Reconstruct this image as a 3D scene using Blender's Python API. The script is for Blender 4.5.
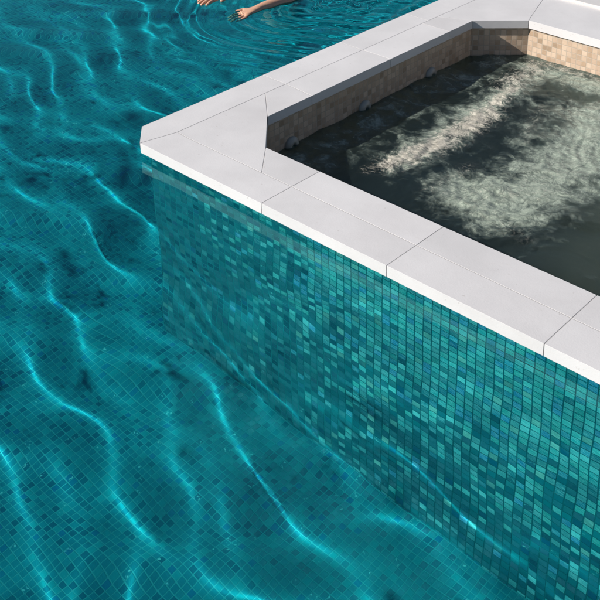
import bpy, bmesh, math, random
import numpy as np
from mathutils import Vector, Matrix

for o in list(bpy.data.objects):
    bpy.data.objects.remove(o, do_unlink=True)
S = bpy.context.scene
COL = S.collection
random.seed(4)

# ------------------------------------------------------------------ camera
def cam_rot(yaw, pitch, roll):
    cy, sy, cp, sp = math.cos(yaw), math.sin(yaw), math.cos(pitch), math.sin(pitch)
    f = Vector((cy * cp, sy * cp, -sp)); r = Vector((sy, -cy, 0)); u = r.cross(f)
    c, s = math.cos(roll), math.sin(roll)
    r2, u2 = c * r + s * u, -s * r + c * u
    return Matrix((r2, u2, -f)).transposed()
cd = bpy.data.cameras.new('camera'); cam = bpy.data.objects.new('camera', cd); COL.objects.link(cam)
M = cam_rot(math.radians(131.4847), math.radians(23.4116), math.radians(-0.2888)).to_4x4()
M.translation = Vector((2.6494, -1.7781, 1.6)); cam.matrix_world = M
cd.sensor_fit = 'HORIZONTAL'; cd.sensor_width = 36.0
cd.lens = 1012.35 / 600 * 36.0
cd.shift_x = (300 - 357.458) / 600.0
cd.shift_y = -(300 - 62.953) / 600.0
cd.clip_start = 0.05; cd.clip_end = 2000
S.camera = cam

# ------------------------------------------------------------------ world, sun, exposure
EL = math.radians(30.5)
SUNH = Vector((-0.625, -0.78)).normalized()
W = bpy.data.worlds.new('World'); S.world = W; W.use_nodes = True
nt = W.node_tree; nt.nodes.clear()
sky = nt.nodes.new('ShaderNodeTexSky'); sky.sky_type = 'NISHITA'; sky.sun_disc = False
sky.sun_elevation = EL; sky.sun_rotation = math.atan2(SUNH.x, SUNH.y)
sky.air_density = 1.0; sky.dust_density = 0.4; sky.ozone_density = 2.0
bg = nt.nodes.new('ShaderNodeBackground'); bg.inputs[1].default_value = 0.05
wo = nt.nodes.new('ShaderNodeOutputWorld')
nt.links.new(sky.outputs[0], bg.inputs[0]); nt.links.new(bg.outputs[0], wo.inputs[0])
sl = bpy.data.lights.new('sun', 'SUN'); sl.energy = 5.0; sl.angle = math.radians(0.55)
sl.color = (1.0, 0.95, 0.88)
so = bpy.data.objects.new('sun', sl); COL.objects.link(so)
ld = Vector((-SUNH.x * math.cos(EL), -SUNH.y * math.cos(EL), -math.sin(EL)))
so.rotation_euler = ld.to_track_quat('-Z', 'Y').to_euler(); so.location = (-6, -7, 6)
sl.cycles.is_caustics_light = True
S.view_settings.view_transform = 'Standard'; S.view_settings.look = 'None'
S.view_settings.exposure = 0.50; S.view_settings.gamma = 1.0
S.view_settings.use_curve_mapping = False
S.cycles.caustics_refractive = True; S.cycles.caustics_reflective = False
S.cycles.max_bounces = 7; S.cycles.transmission_bounces = 6; S.cycles.diffuse_bounces = 2; S.cycles.glossy_bounces = 3
S.cycles.sample_clamp_indirect = 8.0
S.cycles.use_denoising = True

# ------------------------------------------------------------------ dimensions (metres, z=0 is the coping top)
ZW = -0.053           # pool water
ZS = -0.168           # spa water
ZF = -1.33            # pool floor
TH = 0.037            # coping thickness
OV = 0.026            # coping overhang
P = 0.0293            # mosaic pitch
SX1, SY1 = 2.46, 2.155
IX1 = 2.19

# ------------------------------------------------------------------ helpers
def mat(name):
    m = bpy.data.materials.new(name); m.use_nodes = True
    m.node_tree.nodes.clear()
    return m, m.node_tree
class N:
    def __init__(s, nt): s.nt = nt
    def node(s, t, **k):
        n = s.nt.nodes.new(t)
        for a, b in k.items(): setattr(n, a, b)
        return n
    def put(s, inp, v):
        if isinstance(v, bpy.types.NodeSocket): s.nt.links.new(v, inp)
        elif v is not None: inp.default_value = v
    def m(s, op, a, b=None, c=None, clamp=False):
        n = s.node('ShaderNodeMath', operation=op, use_clamp=clamp)
        s.put(n.inputs[0], a); s.put(n.inputs[1], b); s.put(n.inputs[2], c)
        return n.outputs[0]
    def vm(s, op, a, b=None, sc=None):
        n = s.node('ShaderNodeVectorMath', operation=op)
        s.put(n.inputs[0], a); s.put(n.inputs[1], b)
        if sc is not None: s.put(n.inputs['Scale'], sc)
        return n.outputs['Value'] if op in ('LENGTH', 'DOT_PRODUCT') else n.outputs[0]
    def ss(s, v, a, b, c=0.0, d=1.0):
        n = s.node('ShaderNodeMapRange', interpolation_type='SMOOTHSTEP')
        s.put(n.inputs[0], v)
        for i, q in enumerate((a, b, c, d)): s.put(n.inputs[1 + i], q)
        return n.outputs[0]
    def mix(s, f, a, b, bt='MIX'):
        n = s.node('ShaderNodeMix', data_type='RGBA', blend_type=bt)
        s.put(n.inputs[0], f); s.put(n.inputs[6], a); s.put(n.inputs[7], b)
        return n.outputs[2]
    def noise(s, vec, scale, detail=3.0, rough=0.5, dist=0.0):
        n = s.node('ShaderNodeTexNoise')
        s.put(n.inputs['Vector'], vec); s.put(n.inputs['Scale'], scale)
        n.inputs['Detail'].default_value = detail; n.inputs['Roughness'].default_value = rough
        n.inputs['Distortion'].default_value = dist
        return n.outputs[0]
    def ramp(s, f, stops, interp='LINEAR'):
        n = s.node('ShaderNodeValToRGB'); r = n.color_ramp; r.interpolation = interp
        while len(r.elements) < len(stops): r.elements.new(0.5)
        for e, (p, c) in zip(r.elements, stops):
            e.position = p; e.color = (*c, 1)
        s.put(n.inputs[0], f)
        return n.outputs[0]
    def xyz(s, v):
        n = s.node('ShaderNodeSeparateXYZ'); s.put(n.inputs[0], v); return n.outputs
    def comb(s, x, y, z=0.0):
        n = s.node('ShaderNodeCombineXYZ')
        for i, q in enumerate((x, y, z)): s.put(n.inputs[i], q)
        return n.outputs[0]
    def white(s, v):
        n = s.node('ShaderNodeTexWhiteNoise', noise_dimensions='3D'); s.put(n.inputs[0], v)
        return n.outputs[0], n.outputs[1]
C3 = lambda r, g, b: (r, g, b, 1)

def tile_nodes(n, grout=0.045, P=P):
    uv = n.node('ShaderNodeUVMap', uv_map='UVMap').outputs[0]
    t = n.vm('SCALE', uv, sc=1.0 / P)
    cell = n.vm('FLOOR', t); fr = n.vm('FRACTION', t)
    rv, rc = n.white(n.vm('ADD', cell, (3.3, 7.7, 1.1)))
    x, y, _ = n.xyz(fr)
    # every tile set a hair off its place
    jx, jy, jz = n.xyz(rc)
    dx = n.m('ABSOLUTE', n.m('SUBTRACT', x, n.m('MULTIPLY_ADD', jx, 0.03, 0.485)))
    dy = n.m('ABSOLUTE', n.m('SUBTRACT', y, n.m('MULTIPLY_ADD', jy, 0.03, 0.485)))
    e = n.m('MAXIMUM', dx, dy)
    tilem = n.ss(e, 0.5 - grout, 0.5 - grout - 0.035, 0.0, 1.0)
    return uv, t, cell, fr, rv, rc, e, tilem

def mat_pool_tile(name, pearly):
    m, nt = mat(name); n = N(nt)
    uv, t, cell, fr, rv, rc, e, tm = tile_nodes(n, 0.042 if pearly else 0.046, P if pearly else 0.0220)
    base = n.ramp(rv, [(0, (0.003, 0.115, 0.180)), (0.16, (0.005, 0.180, 0.245)), (0.42, (0.006, 0.220, 0.280)),
                       (0.62, (0.005, 0.195, 0.262)), (0.82, (0.008, 0.265, 0.312)), (0.95, (0.003, 0.160, 0.290))], 'CONSTANT')
    big = n.noise(uv, 2.3, 3, 0.55)
    base = n.mix(n.ss(big, 0.35, 0.7), base, n.mix(0.35, base, C3(0.004, 0.32, 0.36)))
    streakv = n.vm('ADD', n.vm('MULTIPLY', t, (1.1, 5.0, 1.0)), n.vm('SCALE', rc, sc=40.0))
    sx, sy, _ = n.xyz(t)
    diag = n.comb(n.m('MULTIPLY', sx, 0.9), n.m('ADD', n.m('MULTIPLY', sy, 5.5), n.m('MULTIPLY', sx, 1.2)), 0.0)
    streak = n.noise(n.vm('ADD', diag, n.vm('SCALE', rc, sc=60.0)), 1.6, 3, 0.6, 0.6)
    grout = n.mix(n.noise(uv, 40, 2), C3(0.02, 0.30, 0.34), C3(0.035, 0.36, 0.39))
    if pearly:
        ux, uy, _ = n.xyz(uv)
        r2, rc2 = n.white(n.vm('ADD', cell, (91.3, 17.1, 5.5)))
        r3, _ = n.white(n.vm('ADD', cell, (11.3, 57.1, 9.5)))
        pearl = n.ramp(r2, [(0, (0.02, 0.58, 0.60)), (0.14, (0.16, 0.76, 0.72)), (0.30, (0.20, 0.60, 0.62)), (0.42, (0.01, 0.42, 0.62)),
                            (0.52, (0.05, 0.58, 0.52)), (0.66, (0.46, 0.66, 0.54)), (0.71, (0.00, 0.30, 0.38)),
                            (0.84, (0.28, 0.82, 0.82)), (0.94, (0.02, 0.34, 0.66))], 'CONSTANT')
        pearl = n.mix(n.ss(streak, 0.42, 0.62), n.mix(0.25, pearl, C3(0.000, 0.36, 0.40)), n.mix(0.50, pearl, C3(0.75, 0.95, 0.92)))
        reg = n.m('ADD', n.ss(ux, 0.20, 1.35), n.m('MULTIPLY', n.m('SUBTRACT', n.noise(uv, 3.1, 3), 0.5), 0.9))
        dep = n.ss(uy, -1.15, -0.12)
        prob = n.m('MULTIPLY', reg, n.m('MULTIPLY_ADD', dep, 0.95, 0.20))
        base = n.mix(n.ss(n.m('SUBTRACT', prob, r3), -0.12, 0.10), base, pearl)  # pearl share grows rightward and upward, painting the sheen into tile colour
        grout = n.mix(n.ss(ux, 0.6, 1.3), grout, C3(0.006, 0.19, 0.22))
    else:
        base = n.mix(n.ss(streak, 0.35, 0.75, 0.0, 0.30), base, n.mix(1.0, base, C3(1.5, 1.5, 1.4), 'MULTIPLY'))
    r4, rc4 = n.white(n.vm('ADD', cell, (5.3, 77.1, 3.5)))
    glint = n.m('MULTIPLY', n.m('GREATER_THAN', r4, 0.955), n.ss(n.noise(n.vm('ADD', t, n.vm('SCALE', rc4, sc=50.0)), 2.6, 2, 0.5), 0.58, 0.68))  # small pale spots in random tiles, glints painted into the colour
    base = n.mix(n.m('MULTIPLY', glint, 0.6), base, C3(0.35, 0.80, 0.78))
    col = n.mix(tm, grout, base)
    # each tile sits at its own small tilt, glass surface slightly wavy
    geo = n.node('ShaderNodeNewGeometry')
    tilt = n.vm('SCALE', n.vm('SUBTRACT', rc, (0.5, 0.5, 0.5)), sc=0.34 if pearly else 0.12)
    nn = n.vm('NORMALIZE', n.vm('ADD', geo.outputs['Normal'], tilt))
    b = n.node('ShaderNodeBump'); b.inputs['Strength'].default_value = 0.6; b.inputs['Distance'].default_value = 0.0015
    n.put(b.inputs['Height'], n.m('ADD', tm, n.m('MULTIPLY', streak, 0.5))); n.put(b.inputs['Normal'], nn)
    p = n.node('ShaderNodeBsdfPrincipled')
    n.put(p.inputs['Base Color'], col); n.put(p.inputs['Roughness'], n.m('MULTIPLY_ADD', tm, -0.38, 0.6))
    n.put(p.inputs['Normal'], b.outputs[0]); p.inputs['IOR'].default_value = 1.5
    o = n.node('ShaderNodeOutputMaterial'); nt.links.new(p.outputs[0], o.inputs[0])
    return m

def mat_spa_tile():
    m, nt = mat('beige_stone_mosaic'); n = N(nt)
    uv, t, cell, fr, rv, rc, e, tm = tile_nodes(n, 0.045, 0.0245)
    base = n.ramp(rv, [(0, (0.38, 0.28, 0.21)), (0.2, (0.57, 0.43, 0.33)), (0.42, (0.66, 0.52, 0.41)), (0.62, (0.47, 0.34, 0.26)),
                       (0.80, (0.36, 0.24, 0.16)), (0.92, (0.22, 0.15, 0.10))], 'CONSTANT')
    base = n.mix(0.5, base, n.mix(n.noise(n.vm('ADD', t, n.vm('SCALE', rc, sc=30.0)), 1.7, 4), C3(0.34, 0.24, 0.16), C3(0.60, 0.46, 0.33)))
    col = n.mix(tm, C3(0.40, 0.33, 0.26), base)
    b = n.node('ShaderNodeBump'); b.inputs['Strength'].default_value = 0.4; b.inputs['Distance'].default_value = 0.001
    n.put(b.inputs['Height'], tm)
    p = n.node('ShaderNodeBsdfPrincipled'); n.put(p.inputs['Base Color'], col); p.inputs['Roughness'].default_value = 0.45
    n.put(p.inputs['Normal'], b.outputs[0])
    o = n.node('ShaderNodeOutputMaterial'); nt.links.new(p.outputs[0], o.inputs[0])
    return m

def mat_stone(name, c=(0.60, 0.585, 0.59), var=True):
    m, nt = mat(name); n = N(nt)
    geo = n.node('ShaderNodeNewGeometry'); pos = geo.outputs['Position']
    oi = n.node('ShaderNodeObjectInfo')
    off = n.vm('ADD', pos, n.vm('SCALE', n.comb(oi.outputs['Random'], oi.outputs['Random'], 0.0), sc=31.0))
    a = n.noise(off, 4.0, 5, 0.6); f = n.noise(off, 190.0, 3, 0.7); g = n.noise(off, 28.0, 4, 0.6, 0.5)
    w = n.noise(off, 1.7, 6, 0.65, 0.8)
    col = n.mix(n.ss(a, 0.3, 0.7), C3(*[q * 0.93 for q in c]), C3(*[min(1, q * 1.03) for q in c]))
    col = n.mix(n.ss(f, 0.56, 0.78, 0.0, 0.22), col, C3(c[0] * 0.72, c[1] * 0.71, c[2] * 0.72))
    col = n.mix(n.ss(g, 0.58, 0.78, 0.0, 0.16), col, C3(c[0] * 0.80, c[1] * 0.76, c[2] * 0.73))
    col = n.mix(n.ss(w, 0.50, 0.66, 0.0, 0.20), col, C3(c[0] * 0.80, c[1] * 0.775, c[2] * 0.77))
    sp = n.noise(off, 75.0, 2, 0.5)
    col = n.mix(n.ss(sp, 0.70, 0.76, 0.0, 0.35), col, C3(c[0] * 0.55, c[1] * 0.50, c[2] * 0.46))
    tone = n.m('MULTIPLY_ADD', oi.outputs['Random'], 0.10, 0.925)
    col = n.mix(1.0, col, n.comb(tone, tone, tone), 'MULTIPLY')
    b = n.node('ShaderNodeBump'); b.inputs['Strength'].default_value = 0.25; b.inputs['Distance'].default_value = 0.0012
    n.put(b.inputs['Height'], n.m('ADD', f, n.m('MULTIPLY', g, 0.8)))
    p = n.node('ShaderNodeBsdfPrincipled'); n.put(p.inputs['Base Color'], col)
    n.put(p.inputs['Roughness'], n.m('MULTIPLY_ADD', g, 0.2, 0.55)); n.put(p.inputs['Normal'], b.outputs[0])
    o = n.node('ShaderNodeOutputMaterial'); nt.links.new(p.outputs[0], o.inputs[0])
    return m

def mat_plain(name, c, rough=0.6, sss=0.0, nscale=30.0, amt=0.12):
    m, nt = mat(name); n = N(nt)
    geo = n.node('ShaderNodeNewGeometry')
    f = n.noise(geo.outputs['Position'], nscale, 4, 0.6)
    col = n.mix(n.m('MULTIPLY', f, amt * 2), C3(*c), C3(*[q * 0.6 for q in c]))
    p = n.node('ShaderNodeBsdfPrincipled'); n.put(p.inputs['Base Color'], col); p.inputs['Roughness'].default_value = rough
    if sss:
        p.inputs['Subsurface Weight'].default_value = sss; p.inputs['Subsurface Scale'].default_value = 0.01
    o = n.node('ShaderNodeOutputMaterial'); nt.links.new(p.outputs[0], o.inputs[0])
    return m

def mat_water():
    m, nt = mat('clear_pool_water'); n = N(nt)
    g = n.node('ShaderNodeBsdfGlass'); g.inputs['IOR'].default_value = 1.333; g.inputs['Roughness'].default_value = 0.0
    g.inputs['Color'].default_value = (0.45, 0.98, 1.0, 1)
    o = n.node('ShaderNodeOutputMaterial'); nt.links.new(g.outputs[0], o.inputs[0])
    return m

def mat_spa_water():
    m, nt = mat('aerated_spa_water'); n = N(nt)
    geo = n.node('ShaderNodeNewGeometry'); pos = geo.outputs['Position']
    fo = n.node('ShaderNodeAttribute', attribute_name='foam').outputs['Fac']
    mi = n.node('ShaderNodeAttribute', attribute_name='bubbles').outputs['Fac']
    wv = n.vm('ADD', pos, n.vm('SCALE', n.vm('SUBTRACT', n.node('ShaderNodeTexNoise').outputs[1], (0.5, 0.5, 0.5)), sc=0.0))
    warp = n.node('ShaderNodeTexNoise'); warp.inputs['Scale'].default_value = 7.0; n.put(warp.inputs['Vector'], pos)
    warp.inputs['Detail'].default_value = 3
    wp = n.vm('ADD', pos, n.vm('SCALE', n.vm('SUBTRACT', warp.outputs[1], (0.5, 0.5, 0.5)), sc=0.10))
    wq = n.vm('MULTIPLY', wp, (1.0, 1.25, 1.0))
    n1 = n.noise(wq, 17.0, 9, 0.72, 0.0)
    n2 = n.noise(wq, 95.0, 7, 0.78, 0.0)
    n3 = n.noise(wp, 6.0, 5, 0.65, 0.0)
    vor = n.node('ShaderNodeTexVoronoi', feature='DISTANCE_TO_EDGE'); n.put(vor.inputs['Vector'], wp); vor.inputs['Scale'].default_value = 48.0
    lace = n.m('MULTIPLY', n.ss(vor.outputs[0], 0.10, 0.01), n.ss(n2, 0.42, 0.6))
    # dense white foam where the jets break the surface
    fd = n.m('ADD', fo, n.m('ADD', n.m('MULTIPLY', n.m('SUBTRACT', n1, 0.5), 1.9), n.m('MULTIPLY', n.m('SUBTRACT', n2, 0.5), 1.5)))
    fmask = n.m('MULTIPLY', n.ss(fd, 0.45, 0.98), 0.92)
    thin = n.m('MULTIPLY', n.m('MULTIPLY', lace, n.ss(fo, 0.05, 0.5)), 0.30)
    fmask = n.m('MAXIMUM', fmask, thin)
    # milky cloud of fine bubbles just under the surface
    md = n.m('ADD', mi, n.m('ADD', n.m('MULTIPLY', n.m('SUBTRACT', n3, 0.5), 1.5), n.m('MULTIPLY', n.m('SUBTRACT', n1, 0.5), 1.8)))
    mk = n.ss(md, 0.12, 0.88)
    fil = n.ss(n.m('ABSOLUTE', n.m('SUBTRACT', n.noise(n.vm('MULTIPLY', wq, (1.0, 0.55, 1.0)), 11.0, 7, 0.66, 0.5), 0.5)), 0.0, 0.035)
    fil2 = n.ss(n.noise(n.vm('ADD', wq, (4.0, 9.0, 0.0)), 24.0, 8, 0.75, 0.0), 0.30, 0.55)
    mk = n.m('MULTIPLY', mk, n.m('MULTIPLY_ADD', n.m('MULTIPLY', fil, fil2), 0.30, 0.70))
    mmask = n.m('MULTIPLY_ADD', mk, 0.80, 0.12)
    glass = n.node('ShaderNodeBsdfGlass'); glass.inputs['IOR'].default_value = 1.333; glass.inputs['Roughness'].default_value = 0.0
    glass.inputs['Color'].default_value = (0.64, 0.84, 0.87, 1)
    milk = n.node('ShaderNodeBsdfPrincipled'); milk.inputs['Roughness'].default_value = 0.12
    n.put(milk.inputs['Base Color'], n.mix(mk, C3(0.040, 0.066, 0.068), n.mix(n.ss(n2, 0.35, 0.7), C3(0.24, 0.29, 0.24), C3(0.46, 0.51, 0.42))))
    milk.inputs['IOR'].default_value = 1.33
    foam = n.node('ShaderNodeBsdfPrincipled'); foam.inputs['Roughness'].default_value = 0.45
    n.put(foam.inputs['Base Color'], n.mix(n.ss(n2, 0.3, 0.7), C3(0.30, 0.27, 0.22), C3(0.74, 0.69, 0.59)))
    b = n.node('ShaderNodeBump'); b.inputs['Strength'].default_value = 0.8; b.inputs['Distance'].default_value = 0.006
    n.put(b.inputs['Height'], n2); n.put(foam.inputs['Normal'], b.outputs[0])
    b2 = n.node('ShaderNodeBump'); b2.inputs['Strength'].default_value = 0.5; b2.inputs['Distance'].default_value = 0.006
    b2.inputs['Distance'].default_value = 0.007
    n.put(b2.inputs['Height'], n.m('ADD', n1, n.m('MULTIPLY', n2, 0.35)))
    n.put(milk.inputs['Normal'], b2.outputs[0]); n.put(glass.inputs['Normal'], b2.outputs[0])
    m1 = n.node('ShaderNodeMixShader'); n.put(m1.inputs[0], mmask); nt.links.new(glass.outputs[0], m1.inputs[1]); nt.links.new(milk.outputs[0], m1.inputs[2])
    m2 = n.node('ShaderNodeMixShader'); n.put(m2.inputs[0], fmask); nt.links.new(m1.outputs[0], m2.inputs[1]); nt.links.new(foam.outputs[0], m2.inputs[2])
    o = n.node('ShaderNodeOutputMaterial'); nt.links.new(m2.outputs[0], o.inputs[0])
    return m

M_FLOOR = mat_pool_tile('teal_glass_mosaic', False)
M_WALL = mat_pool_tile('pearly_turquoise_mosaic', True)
M_SPA = mat_spa_tile()
M_COPE = mat_stone('pale_grey_stone')
M_DECK = mat_stone('pale_deck_stone', (0.62, 0.60, 0.59))
M_GROUT = mat_plain('grey_mortar', (0.36, 0.345, 0.34), 0.9)
M_WATER = mat_water(); M_SPAW = mat_spa_water()
M_JET = mat_plain('grey_plastic', (0.34, 0.33, 0.29), 0.35)
M_SKIN = mat_plain('skin', (0.58, 0.33, 0.22), 0.45, 0.15, 14.0, 0.10)
M_HAIR = mat_plain('brown_hair', (0.05, 0.03, 0.02), 0.5, 0, 60.0, 0.3)
M_SUIT = mat_plain('navy_swimwear', (0.02, 0.03, 0.08), 0.6)

def link(name, me, m, parent=None):
    o = bpy.data.objects.new(name, me); COL.objects.link(o)
    if m: me.materials.append(m)
    if parent: o.parent = parent
    return o
def struct(o): o['kind'] = 'structure'; return o

class QB:
    """quads with UVs in metres"""
    def __init__(s): s.v = []; s.f = []; s.uv = []
    def quad(s, pts, uvs):
        i = len(s.v); s.v += [tuple(p) for p in pts]; s.f.append(tuple(range(i, i + len(pts)))); s.uv += list(uvs)
    def wall(s, a, b, z0, z1, u0=0.0):
        """vertical face from a to b; outside is to the right of a->b"""
        L = math.dist(a, b)
        s.quad([(a[0], a[1], z0), (b[0], b[1], z0), (b[0], b[1], z1), (a[0], a[1], z1)],
               [(u0, z0), (u0 + L, z0), (u0 + L, z1), (u0, z1)])
        return u0 + L
    def flat(s, pts, z, up=True):
        pts = list(pts) if up else list(pts)[::-1]
        s.quad([(x, y, z) for x, y in pts], [(x, y) for x, y in pts])
    def build(s, name, m, parent=None):
        me = bpy.data.meshes.new(name); me.from_pydata(s.v, [], s.f)
        l = me.uv_layers.new(name='UVMap')
        for i, c in enumerate(s.uv): l.data[i].uv = c
        return link(name, me, m, parent)

def prism(name, poly, z0, z1, m, parent=None, bevel=0.003, shrink=0.0):
    bm = bmesh.new()
    if shrink:
        n = len(poly); q = []
        for i in range(n):
            p0, p1, p2 = Vector(poly[i - 1]), Vector(poly[i]), Vector(poly[(i + 1) % n])
            d1 = (p1 - p0).normalized(); d2 = (p2 - p1).normalized()
            n1 = Vector((-d1.y, d1.x)); n2 = Vector((-d2.y, d2.x))
            k = 1 + n1.dot(n2); q.append(p1 + (n1 + n2) / k * shrink)
        poly = q
    vs = [bm.verts.new((p[0], p[1], z1)) for p in poly]
    f = bm.faces.new(vs)
    r = bmesh.ops.extrude_face_region(bm, geom=[f])
    for g in r['geom']:
        if isinstance(g, bmesh.types.BMVert): g.co.z = z0
    bmesh.ops.recalc_face_normals(bm, faces=bm.faces)
    if bevel:
        bmesh.ops.bevel(bm, geom=[e for e in bm.edges], offset=bevel, segments=2, affect='EDGES', profile=0.6, clamp_overlap=True)
    me = bpy.data.meshes.new(name); bm.to_mesh(me); bm.free()
    return link(name, me, m, parent)

# ------------------------------------------------------------------ pool basin, deck (the setting)
PX0, PX1, PY0, PY1 = -6.0, SX1, -5.0, 7.0
q = QB(); q.flat([(PX0, PY0), (PX1, PY0), (PX1, PY1), (PX0, PY1)], ZF)
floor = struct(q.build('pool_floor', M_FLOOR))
q = QB(); u = 0
for a, b in (((PX1, 0.0), (PX1, PY0)), ((PX1, PY0), (PX0, PY0)), ((PX0, PY0), (PX0, PY1)), ((PX0, PY1), (0.0, PY1)), ((0.0, PY1), (0.0, SY1))):
    u = q.wall(b, a, ZF - 0.05, -0.02, 5.0 + u)
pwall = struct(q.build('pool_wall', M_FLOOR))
# deck around the pool, reaching the horizon
H = 600.0
q = QB()
ZD = 0.016
for r in (((PX1 + 0.0, -H), (H, -H), (H, H), (PX1 + 0.0, H)),
          ((-H, -H), (PX0, -H), (PX0, H), (-H, H)),
          ((PX0, -H), (PX1, -H), (PX1, PY0), (PX0, PY0)),
          ((PX0, PY1), (0.0, PY1), (0.0, H), (PX0, H)),
          ((0.0, SY1 + 0.003), (PX1, SY1 + 0.003), (PX1, H), (0.0, H))):
    q.flat(r, ZD)
for a, b in (((PX1 + 0.002, SY1 + 0.003), (0.0, SY1 + 0.003)), ((0.0, SY1 + 0.003), (0.0, PY1)), ((0.0, PY1), (PX0, PY1)), ((PX0, PY1), (PX0, PY0)),
             ((PX0, PY0), (PX1 + 0.003, PY0)), ((PX1 + 0.003, PY0), (PX1 + 0.003, SY1 + 0.003))):
    q.wall(b, a, -0.045, ZD)
deck = struct(q.build('deck', M_DECK))

# ------------------------------------------------------------------ the spa
spa = bpy.data.objects.new('hot_tub', None); COL.objects.link(spa)
spa['label'] = 'sunken square hot tub with pale stone coping and a turquoise mosaic outer wall'
spa['category'] = 'hot tub'

XJ, YJ = 0.128, 0.1315                     # joint between outer and inner slab rows
XI, YI, YC = 0.2775, 0.259, 1.833          # inner coping edges
octo = [(0.438, YI), (IX1 - 0.16, YI), (IX1, 0.42), (IX1, 1.672), (IX1 - 0.18, YC), (0.4615, YC), (XI, 1.672), (XI, 0.4214)]
def slab(poly, label=None):
    o = prism('coping_slab', poly, -TH, 0.0, M_COPE, spa, 0.0006, 0.0012)
    o.location.z = random.uniform(-0.0001, 0.0001)
    return o
XS = [0.6855, 1.178, 1.675, 2.17]
K = (XJ, 0.136)
# front outer row (its left end follows the diagonal to the cut corner)
slab([(0.095, 0.0), (XS[0], 0.0), (XS[0], YJ), (0.190, YJ), (K[0], K[1])])
for a, b in zip(XS, XS[1:] + [SX1]):
    slab([(a, 0), (b, 0), (b, YJ), (a, YJ)])
# front inner row
slab([(0.552, YJ), (XS[0], YJ), (XS[0], YI), (0.438, YI)])
slab([(XS[0], YJ), (XS[1], YJ), (XS[1], YI), (XS[0], YI)])
slab([(XS[1], YJ), (XS[2], YJ), (XS[2], YI), (XS[1], YI)])
slab([(XS[2], YJ), (IX1 - 0.10, YJ), (IX1 - 0.16, YI), (XS[2], YI)])
# near corner piece
slab([K, (0.190, YJ), (0.552, YJ), (0.438, YI), (XI, 0.4214), (XJ, 0.554)])
# left outer row
YS = [0.662, 1.105, 1.545]
slab([(0.0, 0.082), (0.095, 0.0), K, (XJ, YS[0]), (0, YS[0])])
for a, b in zip(YS, YS[1:] + [SY1]):
    slab([(0, a), (XJ, a), (XJ, b), (0, b)])
# left inner row
slab([(XJ, 0.554), (XI, 0.4214), (XI, YS[0] - 0.012), (XJ, YS[0])])
slab([(XJ, YS[0]), (XI, YS[0] - 0.012), (XI, YS[1]), (XJ, YS[1])])
slab([(XJ, YS[1]), (XI, YS[1]), (XI, 1.50), (XJ, 1.50)])
slab([(XJ, 1.50), (XI, 1.50), (XI, 1.672), (XJ, 1.607)])
# far corner piece and far row
slab([(XJ, 1.607), (XI, 1.672), (0.4615, YC), (0.347, SY1), (XJ, SY1)])
slab([(0.4615, YC), (1.02, YC), (1.02, SY1), (0.347, SY1)])
slab([(1.02, YC), (1.62, YC), (1.62, SY1), (1.02, SY1)])
slab([(1.62, YC), (IX1 - 0.18, YC), (IX1 + 0.08, SY1), (1.62, SY1)])
# right side
slab([(IX1 - 0.10, YJ), (SX1, YJ), (SX1, 0.42), (IX1, 0.42), (IX1 - 0.16, YI)])
slab([(IX1, 0.42), (SX1, 0.42), (SX1, 1.05), (IX1, 1.05)])
slab([(IX1, 1.05), (SX1, 1.05), (SX1, 1.672), (IX1, 1.672)])
slab([(IX1, 1.672), (SX1, 1.672), (SX1, SY1), (IX1 + 0.08, SY1), (IX1 - 0.18, YC)])

def offset(poly, d):
    """positive d moves a counter-clockwise loop outward"""
    n = len(poly); q = []
    for i in range(n):
        p0, p1, p2 = Vector(poly[i - 1]), Vector(poly[i]), Vector(poly[(i + 1) % n])
        d1 = (p1 - p0).normalized(); d2 = (p2 - p1).normalized()
        n1 = Vector((d1.y, -d1.x)); n2 = Vector((d2.y, -d2.x))
        q.append(tuple(p1 + (n1 + n2) / (1 + n1.dot(n2)) * d))
    return q
# mortar bed seen in the slab joints
bedout = [(0.10, 0.006), (SX1 - 0.006, 0.006), (SX1 - 0.006, 0.42), (SX1 - 0.006, 1.67), (SX1 - 0.006, SY1 - 0.006), (0.006, SY1 - 0.006), (0.006, 1.672), (0.006, 0.088)]
bedin = offset(octo, 0.006)
bm = bmesh.new()
vi = [bm.verts.new((x, y, -0.0007)) for x, y in bedin]; vo = [bm.verts.new((x, y, -0.0007)) for x, y in bedout]
wi = [bm.verts.new((x, y, -TH + 0.003)) for x, y in bedin]; wo_ = [bm.verts.new((x, y, -TH + 0.003)) for x, y in bedout]
for i in range(8):
    j = (i + 1) % 8
    bm.faces.new((vo[i], vo[j], vi[j], vi[i])); bm.faces.new((wo_[i], wo_[j], vo[j], vo[i])); bm.faces.new((vi[i], vi[j], wi[j], wi[i]))
bmesh.ops.recalc_face_normals(bm, faces=bm.faces)
me = bpy.data.meshes.new('joint_mortar'); bm.to_mesh(me); bm.free(); link('joint_mortar', me, M_GROUT, spa)

# outer mosaic wall, a solid ring
q = QB()
r0 = [(OV, 0.104), (0.112, OV), (SX1 - 0.001, OV), (SX1 - 0.001, SY1 - 0.003), (OV, SY1 - 0.003)]
ri = offset(r0, -0.06)
u = 0.0
q.wall(r0[0], r0[1], ZF, -TH, -0.01); q.wall(r0[1], r0[2], ZF, -TH, 0.112); q.wall(r0[2], r0[3], ZF, -TH, 3.0); q.wall(r0[3], r0[4], ZF, -TH, 7.0)
q.wall(r0[4], r0[0], ZF, -TH, -2.5)
for i in range(5):
    j = (i + 1) % 5
    q.quad([(*r0[i], -TH), (*r0[j], -TH), (*ri[j], -TH), (*ri[i], -TH)], [r0[i], r0[j], ri[j], ri[i]])
    q.wall(ri[j], ri[i], ZF, -TH, 0)
owall = q.build('outer_mosaic_wall', M_WALL, spa)

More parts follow.
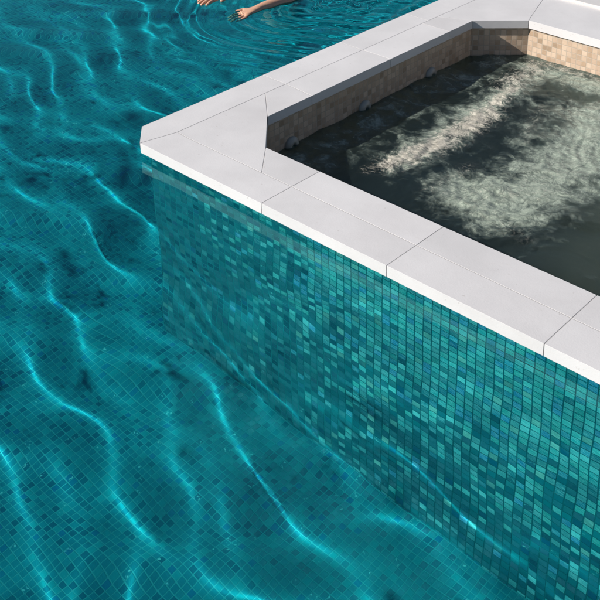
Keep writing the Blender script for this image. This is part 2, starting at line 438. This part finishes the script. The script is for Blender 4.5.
# inner lining
ZB = -1.02; OL = 0.013
q = QB(); lin = offset(octo, OL); lo2 = offset(lin, 0.05); u = 0
for i in range(8):
    j = (i + 1) % 8
    u = q.wall(lin[j], lin[i], ZB, -TH, u)
    q.wall(lo2[i], lo2[j], ZB - 0.05, -TH, 0)
    q.quad([(*lin[i], -TH - 0.001), (*lin[j], -TH - 0.001), (*lo2[j], -TH - 0.001), (*lo2[i], -TH - 0.001)], [lin[i], lin[j], lo2[j], lo2[i]])
q.flat(lin, ZB); q.flat(lo2, ZB - 0.05, False)
lining = q.build('inner_lining', M_SPA, spa)

# bench under the water along the inner wall
bi = offset(octo, -0.36)
bm = bmesh.new(); zt, zb = -0.62, ZB + 0.002
A = [bm.verts.new((x, y, zt)) for x, y in offset(lin, -0.001)]; B = [bm.verts.new((x, y, zt)) for x, y in bi]; Cc = [bm.verts.new((x, y, zb)) for x, y in bi]
uvl = bm.loops.layers.uv.new('UVMap')
for i in range(8):
    j = (i + 1) % 8
    bm.faces.new((A[i], A[j], B[j], B[i])); bm.faces.new((B[i], B[j], Cc[j], Cc[i]))
for f in bm.faces:
    for l in f.loops: l[uvl].uv = (l.vert.co.x, l.vert.co.y + l.vert.co.z)
me = bpy.data.meshes.new('bench'); bm.to_mesh(me); bm.free(); link('bench', me, M_SPA, spa)

# jet fittings
def lathe(name, prof, seg, m, parent):
    bm = bmesh.new(); rings = []
    for r, h in prof:
        rings.append([bm.verts.new((h, r * math.cos(2 * math.pi * k / seg), r * math.sin(2 * math.pi * k / seg))) for k in range(seg)])
    for a, b in zip(rings, rings[1:]):
        for k in range(seg): bm.faces.new((a[k], a[(k + 1) % seg], b[(k + 1) % seg], b[k]))
    bm.faces.new(rings[-1])
    for f in bm.faces: f.smooth = True
    me = bpy.data.meshes.new(name); bm.to_mesh(me); bm.free(); return link(name, me, m, parent)
XW = XI - OL
for y in (0.546, 0.958, 1.389):
    j = lathe('jet_fitting', [(0.034, 0.0), (0.0335, 0.005), (0.031, 0.009), (0.025, 0.013), (0.018, 0.017), (0.011, 0.0175), (0.009, 0.012), (0.006, 0.008)], 28, M_JET, spa)
    j.location = (XW + 0.0005, y, -0.166)

# ------------------------------------------------------------------ pool water: one sheet of real waves
rng = np.random.default_rng(303)
def waves(x, y):
    h = np.zeros_like(x)
    # wobble the phase so crests wander
    wx = x + 0.05 * np.sin(2.1 * y + 1.0) + 0.035 * np.sin(5.3 * y - 2.2 * x)
    wy = y + 0.06 * np.sin(2.7 * x + 0.4) + 0.035 * np.sin(6.1 * x + 1.7 * y + 2.0) + 0.015 * np.sin(13.0 * x - 3.0 * y)
    for i in range(16):
        lam = 0.125 + 0.19 * ((i + 0.5) / 16) ** 1.2
        ang = math.radians(90 + rng_w[i, 0] * 30)
        k = 2 * math.pi / lam
        amp = CURV[i] / k ** 2
        h += amp * np.sin(k * (wx * math.cos(ang) + wy * math.sin(ang)) + rng_w[i, 1] * 6.283)
    return h
rng_w = np.column_stack([rng.uniform(-1, 1, 16), rng.uniform(0, 1, 16)])
CURV = np.full(16, 0.153)
def ripples(x, y):
    h = np.zeros_like(x)
    for i in range(22):
        lam = rng_r[i, 0]; k = 2 * math.pi / lam; ang = rng_r[i, 1] * 6.283
        h += rng_r[i, 3] * lam * np.sin(k * (x * math.cos(ang) + y * math.sin(ang)) + rng_r[i, 2] * 6.283)
    return h
rng_r = np.column_stack([rng.uniform(0.035, 0.11, 22), rng.uniform(0, 1, 22), rng.uniform(0, 1, 22), rng.uniform(0.3, 1, 22)])
def sstep(a, b, v):
    t = np.clip((v - a) / (b - a), 0, 1); return t * t * (3 - 2 * t)
def height(x, y):
    h = waves(x, y) * (0.15 + 0.85 * sstep(-2.6, -2.0, y)) * (0.3 + 0.7 * sstep(-3.4, -2.7, x))   # unseen far waves flattened so the sun caustics resolve
    h += 0.00006 * ripples(x * 0.8, y * 0.8)
    # rings running out from the swimmer, and chop beside the coping
    cx, cy = -0.42, 1.62
    r = np.hypot(x - cx, y - cy)
    rr = r + 0.03 * np.sin(5 * np.arctan2(y - cy, x - cx) + 2 * r)
    ring = np.sin(2 * math.pi * rr / 0.105) + 0.5 * np.sin(2 * math.pi * rr / 0.067 + 1.0)
    h += 0.0030 * ring * sstep(1.05, 0.45, r)
    h += 0.0042 * ripples(x * 1.2, y * 1.2) * sstep(0.95, 0.25, np.hypot((x + 0.2), (y - 1.55) * 0.9))
    return h
def axis(lo, f0, f1, hi, step):
    a = list(np.arange(f0, f1 + 1e-9, step)); s = step; v = f0; left = []
    while v > lo: s *= 1.12; v -= s; left.append(max(v, lo))
    s = step; v = f1; right = []
    while v < hi: s *= 1.12; v += s; right.append(min(v, hi))
    return np.array(left[::-1] + a + right)
xs = axis(PX0 - 0.02, -3.7, SX1 - 0.01, SX1 + 0.02, 0.0105); ys = axis(PY0 - 0.02, -3.6, 2.3, PY1 + 0.02, 0.0105)
def sheet(name, xs, ys, hf, z, keep, m):
    X, Y = np.meshgrid(xs, ys); Z = z + hf(X, Y)
    nx, ny = len(xs), len(ys)
    V = np.column_stack([X.ravel(), Y.ravel(), Z.ravel()])
    I, J = np.meshgrid(np.arange(nx - 1), np.arange(ny - 1)); i0 = (J * nx + I).ravel()
    F = np.column_stack([i0, i0 + 1, i0 + nx + 1, i0 + nx])
    cx = (xs[:-1] + xs[1:]) / 2; cy = (ys[:-1] + ys[1:]) / 2
    CX, CY = np.meshgrid(cx, cy); F = F[keep(CX.ravel(), CY.ravel())]
    used = np.unique(F); mp = -np.ones(len(V), int); mp[used] = np.arange(len(used)); V = V[used]; F = mp[F]
    me = bpy.data.meshes.new(name)
    me.vertices.add(len(V)); me.vertices.foreach_set('co', V.ravel())
    me.loops.add(F.size); me.loops.foreach_set('vertex_index', F.ravel().astype(np.int32))
    me.polygons.add(len(F)); me.polygons.foreach_set('loop_start', np.arange(0, F.size, 4, dtype=np.int32))
    me.polygons.foreach_set('use_smooth', np.ones(len(F), bool))
    me.update(calc_edges=True)
    return link(name, me, m), V
keep = lambda x, y: ~((x > OV + 0.02) & (y > OV + 0.02) & (x + 1.1 * y > 0.17) & (y < SY1)) & ~((x > 0.01) & (y >= SY1 - 0.01))
water, _ = sheet('water', xs, ys, height, ZW, keep, M_WATER)
struct(water)
water.cycles.is_caustics_caster = True
for o in (floor, owall, pwall): o.cycles.is_caustics_receiver = True

# ------------------------------------------------------------------ spa water
def caps(x, y, a, b, r):
    ax, ay = a; bx, by = b; dx, dy = bx - ax, by - ay
    t = np.clip(((x - ax) * dx + (y - ay) * dy) / (dx * dx + dy * dy + 1e-9), 0, 1)
    return np.exp(-((np.hypot(x - ax - t * dx, y - ay - t * dy)) / r) ** 2)
def foam_f(x, y):
    f = np.zeros_like(x)
    for a, b, r, s in (((0.64, 0.68), (0.675, 0.95), 0.070, .90), ((0.675, 0.95), (0.655, 1.25), 0.078, .92), ((0.655, 1.25), (0.60, 1.55), 0.065, .80),
                       ((0.58, 1.50), (0.56, 1.80), 0.085, .66), ((0.56, 1.80), (1.6, 1.82), 0.070, .56), ((0.60, 0.60), (0.64, .72), 0.04, .6),
                       ((0.90, 1.15), (0.80, 1.42), 0.045, .40), ((0.90, 0.66), (1.25, 0.58), 0.05, .34), ((0.98, 0.72), (1.15, 0.85), .07, .36),
                       ((0.86, 0.62), (0.86, 0.85), .04, .40), ((0.9, 1.5), (1.2, 1.65), .08, .42), ((1.1, 0.9), (1.1, 1.3), .10, .30)):
        f = np.maximum(f, s * caps(x, y, a, b, r))
    return f
def milk_f(x, y):
    f = np.zeros_like(x)
    for a, b, r, s in (((0.94, 0.68), (1.15, 0.70), 0.13, .95), ((1.08, 0.72), (1.14, 1.10), 0.19, 1.0), ((1.14, 1.10), (1.04, 1.50), 0.23, 1.0),
                       ((0.98, 1.50), (1.4, 1.72), 0.17, .95), ((0.66, 0.72), (0.60, 1.70), 0.10, .75), ((0.55, 1.72), (1.2, 1.76), 0.09, .8),
                       ((0.37, 0.45), (0.40, 1.70), 0.13, .50), ((0.90, 1.10), (0.95, 1.35), 0.08, .55), ((1.35, 1.2), (1.5, 1.6), .15, .7)):  # strip along the jet wall: bubbles that also paint the shaded water paler
        f = np.maximum(f, s * caps(x, y, a, b, r))
    return f
def spa_h(x, y):
    f = foam_f(x, y); g = milk_f(x, y)
    wx = x + 0.05 * np.sin(7 * y + 3 * x) + 0.02 * np.sin(19 * y - 8 * x); wy = y + 0.05 * np.sin(8 * x - 2 * y + 1) + 0.02 * np.sin(17 * x + 11 * y)
    h = 0.0030 * np.sin(11 * wx + 9 * wy) + 0.0028 * np.sin(-17 * wx + 12 * wy + 2) + 0.0018 * np.sin(31 * wx + 9 * wy) + 0.0018 * np.sin(12 * wx - 35 * wy)
    rp = ripples(wx * 1.5, wy * 1.5); rq = ripples(wx * 2.6 + 3, wy * 2.6)
    calm = 0.8 + 0.2 * sstep(0.40, 0.75, x)
    return h * calm + 0.0036 * rp * calm + 0.0012 * rq + (0.006 * rp + 0.003 * rq) * f + (0.0032 * rp + 0.0018 * rq) * g + 0.008 * f
sx = np.arange(XI - 0.03, IX1 + 0.03, 0.006); sy = np.arange(YI - 0.03, YC + 0.03, 0.006)
spaw, V = sheet('spa_water', sx, sy, spa_h, ZS, lambda x, y: (x - y < 10), M_SPAW)
me = spaw.data
for nm, fn in (('foam', foam_f), ('bubbles', milk_f)):
    at = me.attributes.new(nm, 'FLOAT', 'POINT'); at.data.foreach_set('value', fn(V[:, 0], V[:, 1]).astype(np.float32))
struct(spaw)

# ------------------------------------------------------------------ the swimmer
def skin_body():
    vs = []; es = []; rs = []
    def v(p, r, prev=None):
        vs.append(Vector(p)); rs.append(r if isinstance(r, tuple) else (r, r)); i = len(vs) - 1
        if prev is not None: es.append((prev, i))
        return i
    pel = v((0, -0.42, -0.10), (0.15, 0.10)); wai = v((0, -0.22, -0.08), (0.125, 0.085), pel); che = v((0, -0.02, -0.05), (0.155, 0.10), wai)
    nb = v((0, 0.12, -0.01), (0.07, 0.06), che); ne = v((0, 0.17, 0.04), (0.055, 0.055), nb)
    hd = v((0, 0.22, 0.12), (0.078, 0.085), ne); v((0, 0.235, 0.19), (0.07, 0.075), hd)
    TIPS = {}
    for sd, el_, wr_, ha_ in ((1, (0.13, 0.26, -0.05), (0.105, 0.485, -0.020), (0.10, 0.56, -0.018)),
                              (-1, (-0.175, 0.33, -0.035), (-0.165, 0.525, -0.020), (-0.165, 0.60, -0.026))):
        sh = v((0.17 * sd, 0.06, -0.03), (0.062, 0.062), che)
        e1 = v(tuple(Vector(sh and vs[sh]).lerp(Vector(el_), 0.5)), 0.048, sh)
        e = v(el_, 0.040, e1); f1 = v(tuple(Vector(el_).lerp(Vector(wr_), 0.35)), 0.040, e)
        w = v(wr_, (0.026, 0.022), f1); p = v(ha_, (0.036, 0.016), w)
        base = Vector(ha_)
        fw = (Vector(ha_) - Vector(wr_)).normalized(); sdv = fw.cross(Vector((0, 0, 1))).normalized()
        for k, (off, L) in enumerate(((-0.030, 0.068), (-0.010, 0.080), (0.011, 0.076), (0.031, 0.058))):
            a = v(base + fw * 0.035 + sdv * off, 0.0095, p)
            b = v(base + fw * (0.035 + L * 0.5) + sdv * off * 1.08 + Vector((0, 0, 0.002)), 0.0088, a)
            v(base + fw * (0.035 + L) + sdv * off * 1.12 + Vector((0, 0, -0.010)), 0.0072, b)
        t1 = v(base - fw * 0.02 - sdv * sd * 0.045, 0.011, p); v(base + fw * 0.028 - sdv * sd * 0.062, 0.009, t1)
    for sd in (1, -1):
        hp = v((0.10 * sd, -0.50, -0.11), (0.095, 0.09), pel); kn = v((0.17 * sd, -0.90, -0.19), 0.058, hp)
        cf = v((0.16 * sd, -1.06, -0.17), 0.055, kn); an = v((0.13 * sd, -1.31, -0.13), 0.034, cf)
        hl = v((0.13 * sd, -1.36, -0.13), 0.034, an); v((0.14 * sd, -1.50, -0.16), (0.04, 0.02), hl)
    me = bpy.data.meshes.new('person'); me.from_pydata([tuple(p) for p in vs], es, [])
    o = bpy.data.objects.new('tmp', me); COL.objects.link(o)
    sk = o.modifiers.new('skin', 'SKIN'); sk.use_smooth_shade = True
    for i, d in enumerate(me.skin_vertices[0].data):
        d.radius = rs[i]; d.use_root = (i == 0)
    sb = o.modifiers.new('sub', 'SUBSURF'); sb.levels = 2; sb.render_levels = 2
    dg = bpy.context.evaluated_depsgraph_get(); dg.update()
    m2 = bpy.data.meshes.new_from_object(o.evaluated_get(dg)); bpy.data.objects.remove(o)
    m2.name = 'person'
    for pl in m2.polygons: pl.use_smooth = True
    return m2
pm = skin_body()
person = link('person', pm, M_SKIN)
person['label'] = 'person swimming at the water surface with bare arms stretched out towards the hot tub corner'
person['category'] = 'person'
def blob(name, c, s, m, parent, cut=None):
    bm = bmesh.new(); bmesh.ops.create_uvsphere(bm, u_segments=28, v_segments=18, radius=1.0)
    for v_ in bm.verts: v_.co = Vector((v_.co.x * s[0], v_.co.y * s[1], v_.co.z * s[2])) + Vector(c)
    if cut: bmesh.ops.delete(bm, geom=[v_ for v_ in bm.verts if cut(v_.co)], context='VERTS')
    for f in bm.faces: f.smooth = True
    me = bpy.data.meshes.new(name); bm.to_mesh(me); bm.free(); return link(name, me, m, parent)
blob('hair', (0, 0.205, 0.175), (0.095, 0.105, 0.105), M_HAIR, person, lambda c: c.y > 0.25 and c.z < 0.22)
blob('swimming_trunks', (0, -0.47, -0.105), (0.175, 0.15, 0.115), M_SUIT, person)
# body turned so the arms point at the camera side of the pool
person.location = (-0.82, 1.79, -0.031); person.rotation_euler = (0, 0, math.radians(180))
for o in [person] + list(person.children): o.cycles.is_caustics_receiver = True
